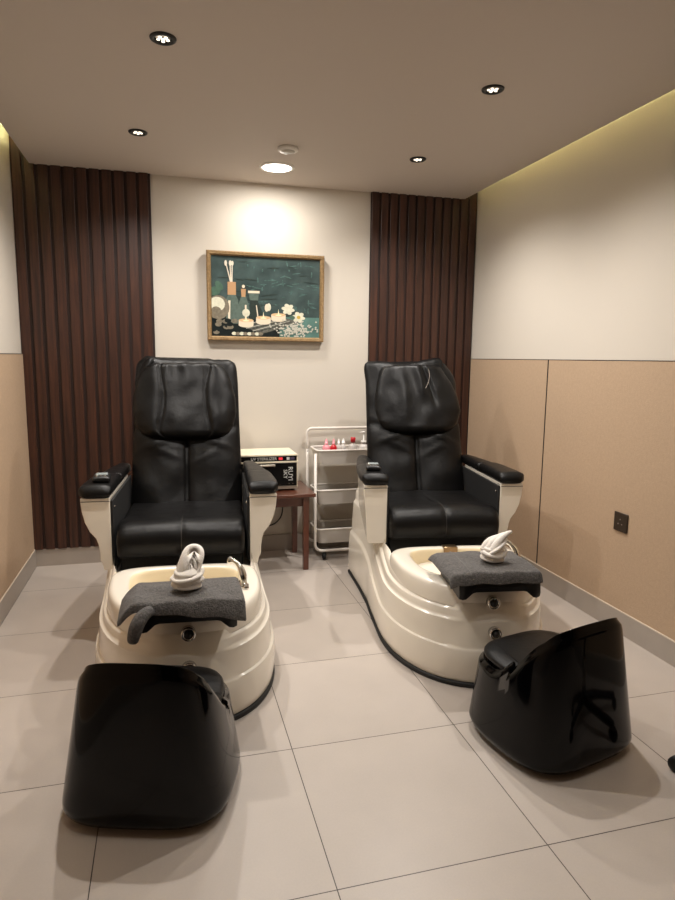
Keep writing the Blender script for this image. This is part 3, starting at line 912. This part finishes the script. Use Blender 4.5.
# ------------------------------------------------------------------ stools
def stool(loc, rz, label):
    root = thing('pedicure_stool', label, 'stool', loc, rz, 'glossy black pedicure stools')
    N = 168
    def foot(a, f):   # f 0 bottom .. 1 top; returns x,y ; a=0 at back (-y)
        x = math.sin(a); y = -math.cos(a)
        ex = .56
        sx = math.copysign(abs(x)**ex, x); sy = math.copysign(abs(y)**ex, y)
        back = sm(-.2, 1, -y)
        hw = (.256-.068*f)*(1-.06*sm(-.1, 1, sy))
        X = sx*hw
        Y = sy*.235 + (.045*f if y < 0 else -.03*f)
        return X, Y
    def zt(a):
        y = -math.cos(a)
        fx, fy = foot(a, 1)
        return .262+(.224-.042*min(1, abs(fx)/.17)**4)*sm(.06, -.165, fy)
    prof = [(0, .03, .0), (.04, .012, .0), (.10, .004, 0), (.30, .0, .1), (.55, .0, .2), (.8, .002, .2)]
    rings = []
    M_ = 26
    for j in range(M_+1):
        v = j/M_
        ring = []
        for i in range(N):
            a = 2*PI*i/N
            zz = .028+(zt(a)-.028)*v
            X, Y = foot(a, zz/.47)
            # tuck at the bottom and rounded lip at the top
            k = 1-.035*(1-sm(0, .02, zz-.028))
            lip = 0
            if v > .94: lip = .014*((v-.94)/.06)**2
            # swoosh relief on the sides
            side = sm(.55, .85, abs(math.sin(a)))
            zc = .175+.30*max(0, .16-Y)
            rel = 0*side*.008*sm(zc-.006, zc+.006, zz)*sm(-.12, -.04, Y)
            L_ = math.hypot(X, Y)
            q = k-(lip+rel)/L_
            ring.append((X*q, Y*q, zz))
        rings.append(ring)
    # inner wall going down into the seat well
    for t_, dz in ((.014, .004), (.024, -.004), (.028, -.05), (.03, -.25)):
        ring = []
        for i in range(N):
            a = 2*PI*i/N; z1 = zt(a); X, Y = foot(a, z1/.47); L_ = math.hypot(X, Y); q = 1-t_/L_
            ring.append((X*q, Y*q, max(.215, z1+dz)))
        rings.append(ring)
    bm = bmesh.new(); loft(bm, rings, True, True)
    o = link('shell', bm, GLOSS, root)
    # seat cushion
    rings = []
    for v, ins, z in ((0, .045, .217), (.3, .042, .262), (.35, .020, .272), (.5, .012, .279), (.6, .012, .286), (.8, .018, .294), (.92, .030, .299), (1, .06, .303)):
        ring = []
        for i in range(N):
            a = 2*PI*i/N; X, Y = foot(a, .62); L_ = math.hypot(X, Y); q = 1-(ins+.024*sm(.02, -.10, Y))/L_
            ring.append((X*q, Y*q, z))
        rings.append(ring)
    bm = bmesh.new(); loft(bm, rings); link('seat_cushion', bm, LEATHER, root)
    for (x, y) in ((-.14, -.13), (.14, -.13), (-.13, .13), (.13, .13)):
        bm = bmesh.new(); lathe(bm, [(.010, -.009), (.016, -.007), (.016, .007), (.010, .009)], (x, y, .0165), 18, axis='x')
        box(bm, x-.012, x+.012, y-.010, y+.010, .028, .036)
        link('caster', bm, RUB, root)
    return root
stool((-.058, 1.88, 0), math.radians(-17), 'glossy black curved-back pedicure stool in front of the left massage chair')
stool((1.275, 1.82, 0), math.radians(13), 'glossy black curved-back pedicure stool in front of the right massage chair')

# rolling stool whose leg tip peeks in at the right edge
def rolling_stool(loc, rz):
    root = thing('rolling_stool', 'black caster foot of a rolling stool peeking in at the right edge of the photo', 'stool', loc, rz)
    bm = bmesh.new(); lathe(bm, [(.02, .42), (.15, .42), (.17, .44), (.17, .47), (.15, .485), (.02, .49)], n=36); link('seat', bm, LEATHER, root)
    bm = bmesh.new(); lathe(bm, [(.025, .08), (.025, .25), (.016, .25), (.016, .42)], n=20); link('column', bm, CHROME, root)
    for k in range(5):
        a = 2*PI*k/5; c, s = math.cos(a), math.sin(a)
        bm = bmesh.new()
        tube(bm, smooth_path([(.0, 0, .09), (.10*c, .10*s, .085), (.22*c, .22*s, .062), (.245*c, .245*s, .058)], 4), [.022]*5+[.018]*4+[.016]*4, 12)
        lg = link('leg', bm, BLACKP, root)
        bm = bmesh.new(); lathe(bm, [(.014, -.013), (.026, -.010), (.026, .010), (.014, .013)], (0, 0, 0), 20, axis='x')
        for v in bm.verts:
            v.co = Vector((.245*c, .245*s, .0265))+Matrix.Rotation(a+PI/2, 3, 'Z') @ v.co
        link('caster', bm, RUB, lg)
rolling_stool((1.645, 1.30, 0), PI-.0)

# ------------------------------------------------------------------ side table and sterilizer
def side_table():
    x0, x1, y0, y1, zt_ = .33, .874, 3.725, 4.16, .49
    root = thing('side_table', 'dark red-brown wooden side table between the two massage chairs', 'table', ((x0+x1)/2, (y0+y1)/2, 0))
    cx, cy = (x0+x1)/2, (y0+y1)/2; hx, hy = (x1-x0)/2, (y1-y0)/2
    mkbox('table_top', -hx, hx, -hy, hy, zt_-.022, zt_, TABLEW, root, .004)
    i = .045
    bm = bmesh.new()
    box(bm, -hx+i, hx-i, -hy+i, -hy+i+.018, zt_-.085, zt_-.0225); box(bm, -hx+i, hx-i, hy-i-.018, hy-i, zt_-.085, zt_-.0225)
    box(bm, -hx+i, -hx+i+.018, -hy+i+.018, hy-i-.018, zt_-.085, zt_-.0225); box(bm, hx-i-.018, hx-i, -hy+i+.018, hy-i-.018, zt_-.085, zt_-.0225)
    link('apron', bm, TABLEW, root, smooth=False)
    for sx in (-1, 1):
        for sy in (-1, 1):
            bm = bmesh.new(); a, b = sx*(hx-.057), sy*(hy-.037 if sy < 0 else hy-.037)
            w0, w1 = .016, .019
            loft(bm, [[(a-w, b-w, z), (a+w, b-w, z), (a+w, b+w, z), (a-w, b+w, z)] for w, z in ((w0, 0), (w1, zt_-.0225))])
            link('leg', bm, TABLEW, root, smooth=False)
side_table()
def sterilizer():
    x0, x1, y0, y1, z0, z1 = .385, .785, 3.845, 4.145, .505, .722
    cx, cy = (x0+x1)/2, (y0+y1)/2; hx, hy = (x1-x0)/2, (y1-y0)/2
    root = thing('sterilizer_cabinet', 'cream and black towel sterilizer box standing on the wooden side table', 'sterilizer', (cx, cy, .49))
    b0, b1 = .012, .232
    mkbox('body', -hx, hx, -hy+.012, hy, b0, b1, STERM, root, .006)
    mkbox('control_strip', -hx+.01, hx-.008, -hy+.006, -hy+.0125, .190, .222, STERB, root, .001)
    mkbox('top_lip', -hx, hx, -hy+.006, -hy+.0122, .2225, .2315, STERM, root, .001)
    d = mkbox('door', -hx+.008, hx-.008, -hy, -hy+.0118, .034, .178, STERB, root, .002)
    mkbox('bottom_rail', -hx, hx, -hy+.003, -hy+.0119, .012, .032, STERS, root, .002)
    mkbox('middle_rail', -hx, hx, -hy+.004, -hy+.0119, .1795, .189, STERM, root, .001)
    bm = bmesh.new(); cushion(bm, -.05, .055, -hy-.016, -hy-.001, .160, .173, .005, 3); link('handle', bm, STERS, d)
    text_part('lettering', 'UV STERILIZER', .025, INK, root, (-.015, -hy+.0052, .206), (PI/2, 0, 0))
    text_part('lettering', 'RUYI', .042, INK, d, (.150, -hy-.0008, .110), (PI/2, PI/2, 0))
    text_part('lettering', 'SKY', .034, INK, d, (.118, -hy-.0008, .108), (PI/2, PI/2, 0))
    bm = bmesh.new(); box(bm, .078, .102, -hy+.0045, -hy+.006, .198, .214); link('power_button', bm, REDI, root, smooth=False)
    bm = bmesh.new(); box(bm, .128, .146, -hy+.0045, -hy+.006, .197, .214, 0); box(bm, .150, .178, -hy+.0045, -hy+.006, .198, .213, 1); link('badge', bm, [INK, PURP], root, smooth=False)
    bm = bmesh.new()
    for x in (.142, .166): lathe(bm, [(.003, 0), (.003, -.0012)], (x, -hy, .047), 10, axis='y')
    link('screws', bm, CHROME, d)
    for sx in (-1, 1):
        for sy in (-1, 1):
            bm = bmesh.new(); lathe(bm, [(.012, 0), (.012, .012)], (sx*(hx-.03), sy*(hy-.035), 0), 14); link('foot', bm, RUB, root)
sterilizer()
bm = bmesh.new()
tube(bm, smooth_path([(.72, 4.168, .53), (.735, 4.186, .46), (.748, 4.186, .40), (.748, 4.186, .31), (.735, 4.186, .24), (.695, 4.186, .195), (.64, 4.186, .18), (.58, 4.186, .20)], 8), .0045, 8)
tag(link('power_cord', bm, CORD), 'thin black power cord looping below the side table against the back wall', 'cord')

# ------------------------------------------------------------------ trolley
TX0, TX1, TY0, TY1 = .925, 1.375, 3.915, 4.155
def trolley():
    cx, cy = (TX0+TX1)/2, (TY0+TY1)/2; hx, hy = (TX1-TX0)/2, (TY1-TY0)/2
    root = thing('utility_trolley', 'white three-tier wheeled trolley against the back wall between the chairs', 'trolley', (cx, cy, 0))
    def arc(cx_, cz, r, a0, a1, y, n=6): return [(cx_+r*math.cos(a0+(a1-a0)*k/n), y, cz+r*math.sin(a0+(a1-a0)*k/n)) for k in range(n+1)]
    R_ = .05; zb = .062
    for y, zt_ in ((-hy, .71), (hy, .71)):
        X = hx+.012
        pts = [(-X, y, zt_), (-X, y, zb+R_+.01)]+arc(-X+R_, zb+R_, R_, PI, 1.5*PI, y)+arc(X-R_, zb+R_, R_, 1.5*PI, 2*PI, y)+[(X, y, zb+R_+.01), (X, y, zt_)]
        bm = bmesh.new(); tube(bm, pts, .0095, 12); link('frame_tube', bm, WHITEM, root)
    X = hx+.012
    pts = [(-X, hy, .69), (-X, hy, .74), (-X-.006, hy, .80)]+arc(-X+.028, .815, .032, PI, PI/2, hy)+arc(X-.028, .815, .032, PI/2, 0, hy)+[(X+.006, hy, .80), (X, hy, .74), (X, hy, .69)]
    bm = bmesh.new(); tube(bm, pts, .0095, 12); link('handle', bm, WHITEM, root)
    for zt_, zb_ in ((.725, .635), (.462, .368), (.201, .105)):
        rings = []
        def rr(hx_, hy_, z, r=.03, n=5):
            out = []
            for sx, sy, a0 in ((1, 1, 0), (-1, 1, PI/2), (-1, -1, PI), (1, -1, 1.5*PI)):
                for k in range(n+1):
                    a = a0+PI/2*k/n; out.append((sx*(hx_-r)+r*math.cos(a), sy*(hy_-r)+r*math.sin(a), z))
            return out
        A, B = hx-.001, hy-.011
        bm = bmesh.new()
        loft(bm, [rr(A-.02, B-.015, zb_), rr(A-.003, B-.003, zt_-.004), rr(A-.006, B-.006, zt_-.004), rr(A-.023, B-.018, zb_+.004)], True, True)
        bs = link('basket', bm, BASKET, root, smooth='auto')
        bm = bmesh.new(); tube(bm, rr(A-.003, B-.003, zt_), .0065, 8, closed=True); link('rim', bm, WHITEM, bs)
    for sx in (-1, 1):
        for sy in (-1, 1):
            bm = bmesh.new(); lathe(bm, [(.012, -.010), (.022, -.008), (.022, .008), (.012, .010)], (sx*(hx-.05), sy*hy+(.0), .0225), 18, axis='x')
            lathe(bm, [(.008, .0445), (.008, .053)], (sx*(hx-.05), sy*hy, 0), 10)
            box(bm, sx*(hx-.05)-.013, sx*(hx-.05)-.0105, sy*hy-.008, sy*hy+.008, .02, .050); box(bm, sx*(hx-.05)+.0105, sx*(hx-.05)+.013, sy*hy-.008, sy*hy+.008, .02, .050)
            link('caster', bm, RUB, root)
trolley()
def bottle(x, y, h, r, mb, mc, label, cat='bottle', neck=.35, pump=False, name='bottle', body=None):
    z = .6395
    t = thing(name, label, cat, (x, y, z), 0)
    hb = h*(.76 if body is None else body)
    bm = bmesh.new(); lathe(bm, [(r*.9, 0), (r, .004), (r, hb*.82), (r*.8, hb*.93), (r*neck, hb), (r*neck, hb+.006)], n=20); link('body', bm, mb, t)
    if pump:
        bm = bmesh.new(); lathe(bm, [(r*.5, hb+.0062), (r*.5, hb+.02), (.004, hb+.022), (.004, h-.012)], n=14); link('collar', bm, mc, t)
        bm = bmesh.new(); lathe(bm, [(.009, h-.012), (.010, h-.002), (.006, h)], n=12); tube(bm, [(0, 0, h-.006), (-.012, 0, h-.006), (-.026, 0, h-.011)], .0045, 8); link('pump_head', bm, mc, t)
    else:
        bm = bmesh.new(); lathe(bm, [(r*neck*1.3, hb+.0062), (r*neck*1.3, h*.8), (r*neck*.6, h*.97), (r*neck*.4, h)] if mc is not REDC or h < .1 else [(r*neck*1.5, hb+.0062), (r*neck*1.5, h)], n=14); link('cap', bm, mc, t)
yb = 4.0
bottle(1.005, yb, .155, .026, PINK, PINK, 'pale pink tapered bottle, first from the left in the trolley top basket')
bottle(1.052, yb-.01, .155, .022, REDC, PINK, 'dark red bottle with pink nozzle, second from the left in the trolley top basket')
bottle(1.095, yb+.02, .15, .020, CLEAR, WHITEP, 'clear bottle with white cap beside the dark red bottle in the trolley')
bottle(1.13, yb+.03, .15, .022, CLEAR, WHITEP, 'clear bottle with white cap beside the red-capped bottle in the trolley', neck=.45)
bottle(1.185, yb-.01, .162, .026, CLEAR, REDC, 'clear bottle with a square red cap in the trolley top basket', neck=.42)
bottle(1.262, yb, .20, .038, CLEAR, WHITEP, 'large clear pump bottle with white pump head in the trolley', pump=True, name='pump_bottle', body=.58)
bm = bmesh.new(); lathe(bm, [(.018, 0), (.02, .01), (.012, .03)], n=14)
o = link('black_jar', bm, BLACKP, loc=(1.115, 3.965, .6405)); o.name = 'jar'; o.scale = (1.2, .8, 2.2)
tag(o, 'small black jar lying low between the bottles in the trolley top basket', 'jar')
bm = bmesh.new(); box(bm, -.07, .07, -.04, .04, 0, .008)
o = link('wooden_tray', bm, mat('tan_wood', srgb(170, 128, 80), .6, var=.3, varscale=40), smooth=False, loc=(1.22, 4.0, .447)); bev(o, .002)
o.location = (1.22, 4.02, .3725); 
bm = bmesh.new(); box(bm, -.03, .03, -.02, .02, .0085, .0095); link('inlay', bm, mat('brown_inlay', srgb(110, 70, 40), .6), o, smooth=False)
tag(o, 'small tan wooden tray lying in the middle basket of the white trolley', 'tray')
# stack under the tray so that it sits just below the rim
bm = bmesh.new(); box(bm, -.16, .16, -.07, .07, 0, .06)
s = link('storage_box', bm, mat('grey_box_card', srgb(122, 118, 114), .7), smooth=False, loc=(1.13, 4.03, .3725)); bev(s, .004)
tag(s, 'flat grey box filling the middle basket of the white trolley', 'box')
o.location = (1.20, 4.01, .4335)
bm = bmesh.new()
rings = []
for j in range(9):
    v = j/8; ring = []
    for i in range(22):
        a = 2*PI*i/22; r = .042*math.sqrt(max(.02, 1-(2*v-1)**2))*(1+.28*noise.noise(Vector((math.cos(a)*2, math.sin(a)*2, v*4))))
        ring.append((r*math.cos(a)*1.2, r*math.sin(a)*.9, .075*v))
    rings.append(ring)
loft(bm, rings); o = link('crumpled_cloth', bm, WHITET, loc=(1.03, 3.985, .1095)); sub(o, 1)
tag(o, 'crumpled white cloth in the lowest basket of the trolley', 'cloth')
bm = bmesh.new(); box(bm, -.14, .14, -.07, .07, 0, .05)
s = link('storage_box', bm, mat('dark_grey_card', srgb(104, 100, 97), .7), smooth=False, loc=(1.20, 4.045, .1095)); bev(s, .004)
tag(s, 'flat dark grey box in the lowest basket of the white trolley', 'box')

# ------------------------------------------------------------------ wall socket
t = thing('wall_socket', 'bronze-grey square power socket on the beige right wall', 'socket', (XR-.009, 2.522, .549), 0)
mkbox('plate', -.009, .0, -.046, .046, -.046, .046, SOCK, t, .003)
bm = bmesh.new()
for y, z in ((0, .013), (.013, -.010), (-.013, -.010)): lathe(bm, [(.004, -.0092), (.004, -.0102)], (0, y, z), 10, axis='x')
link('socket_holes', bm, mat('socket_dark', srgb(120, 108, 98), .5), t)
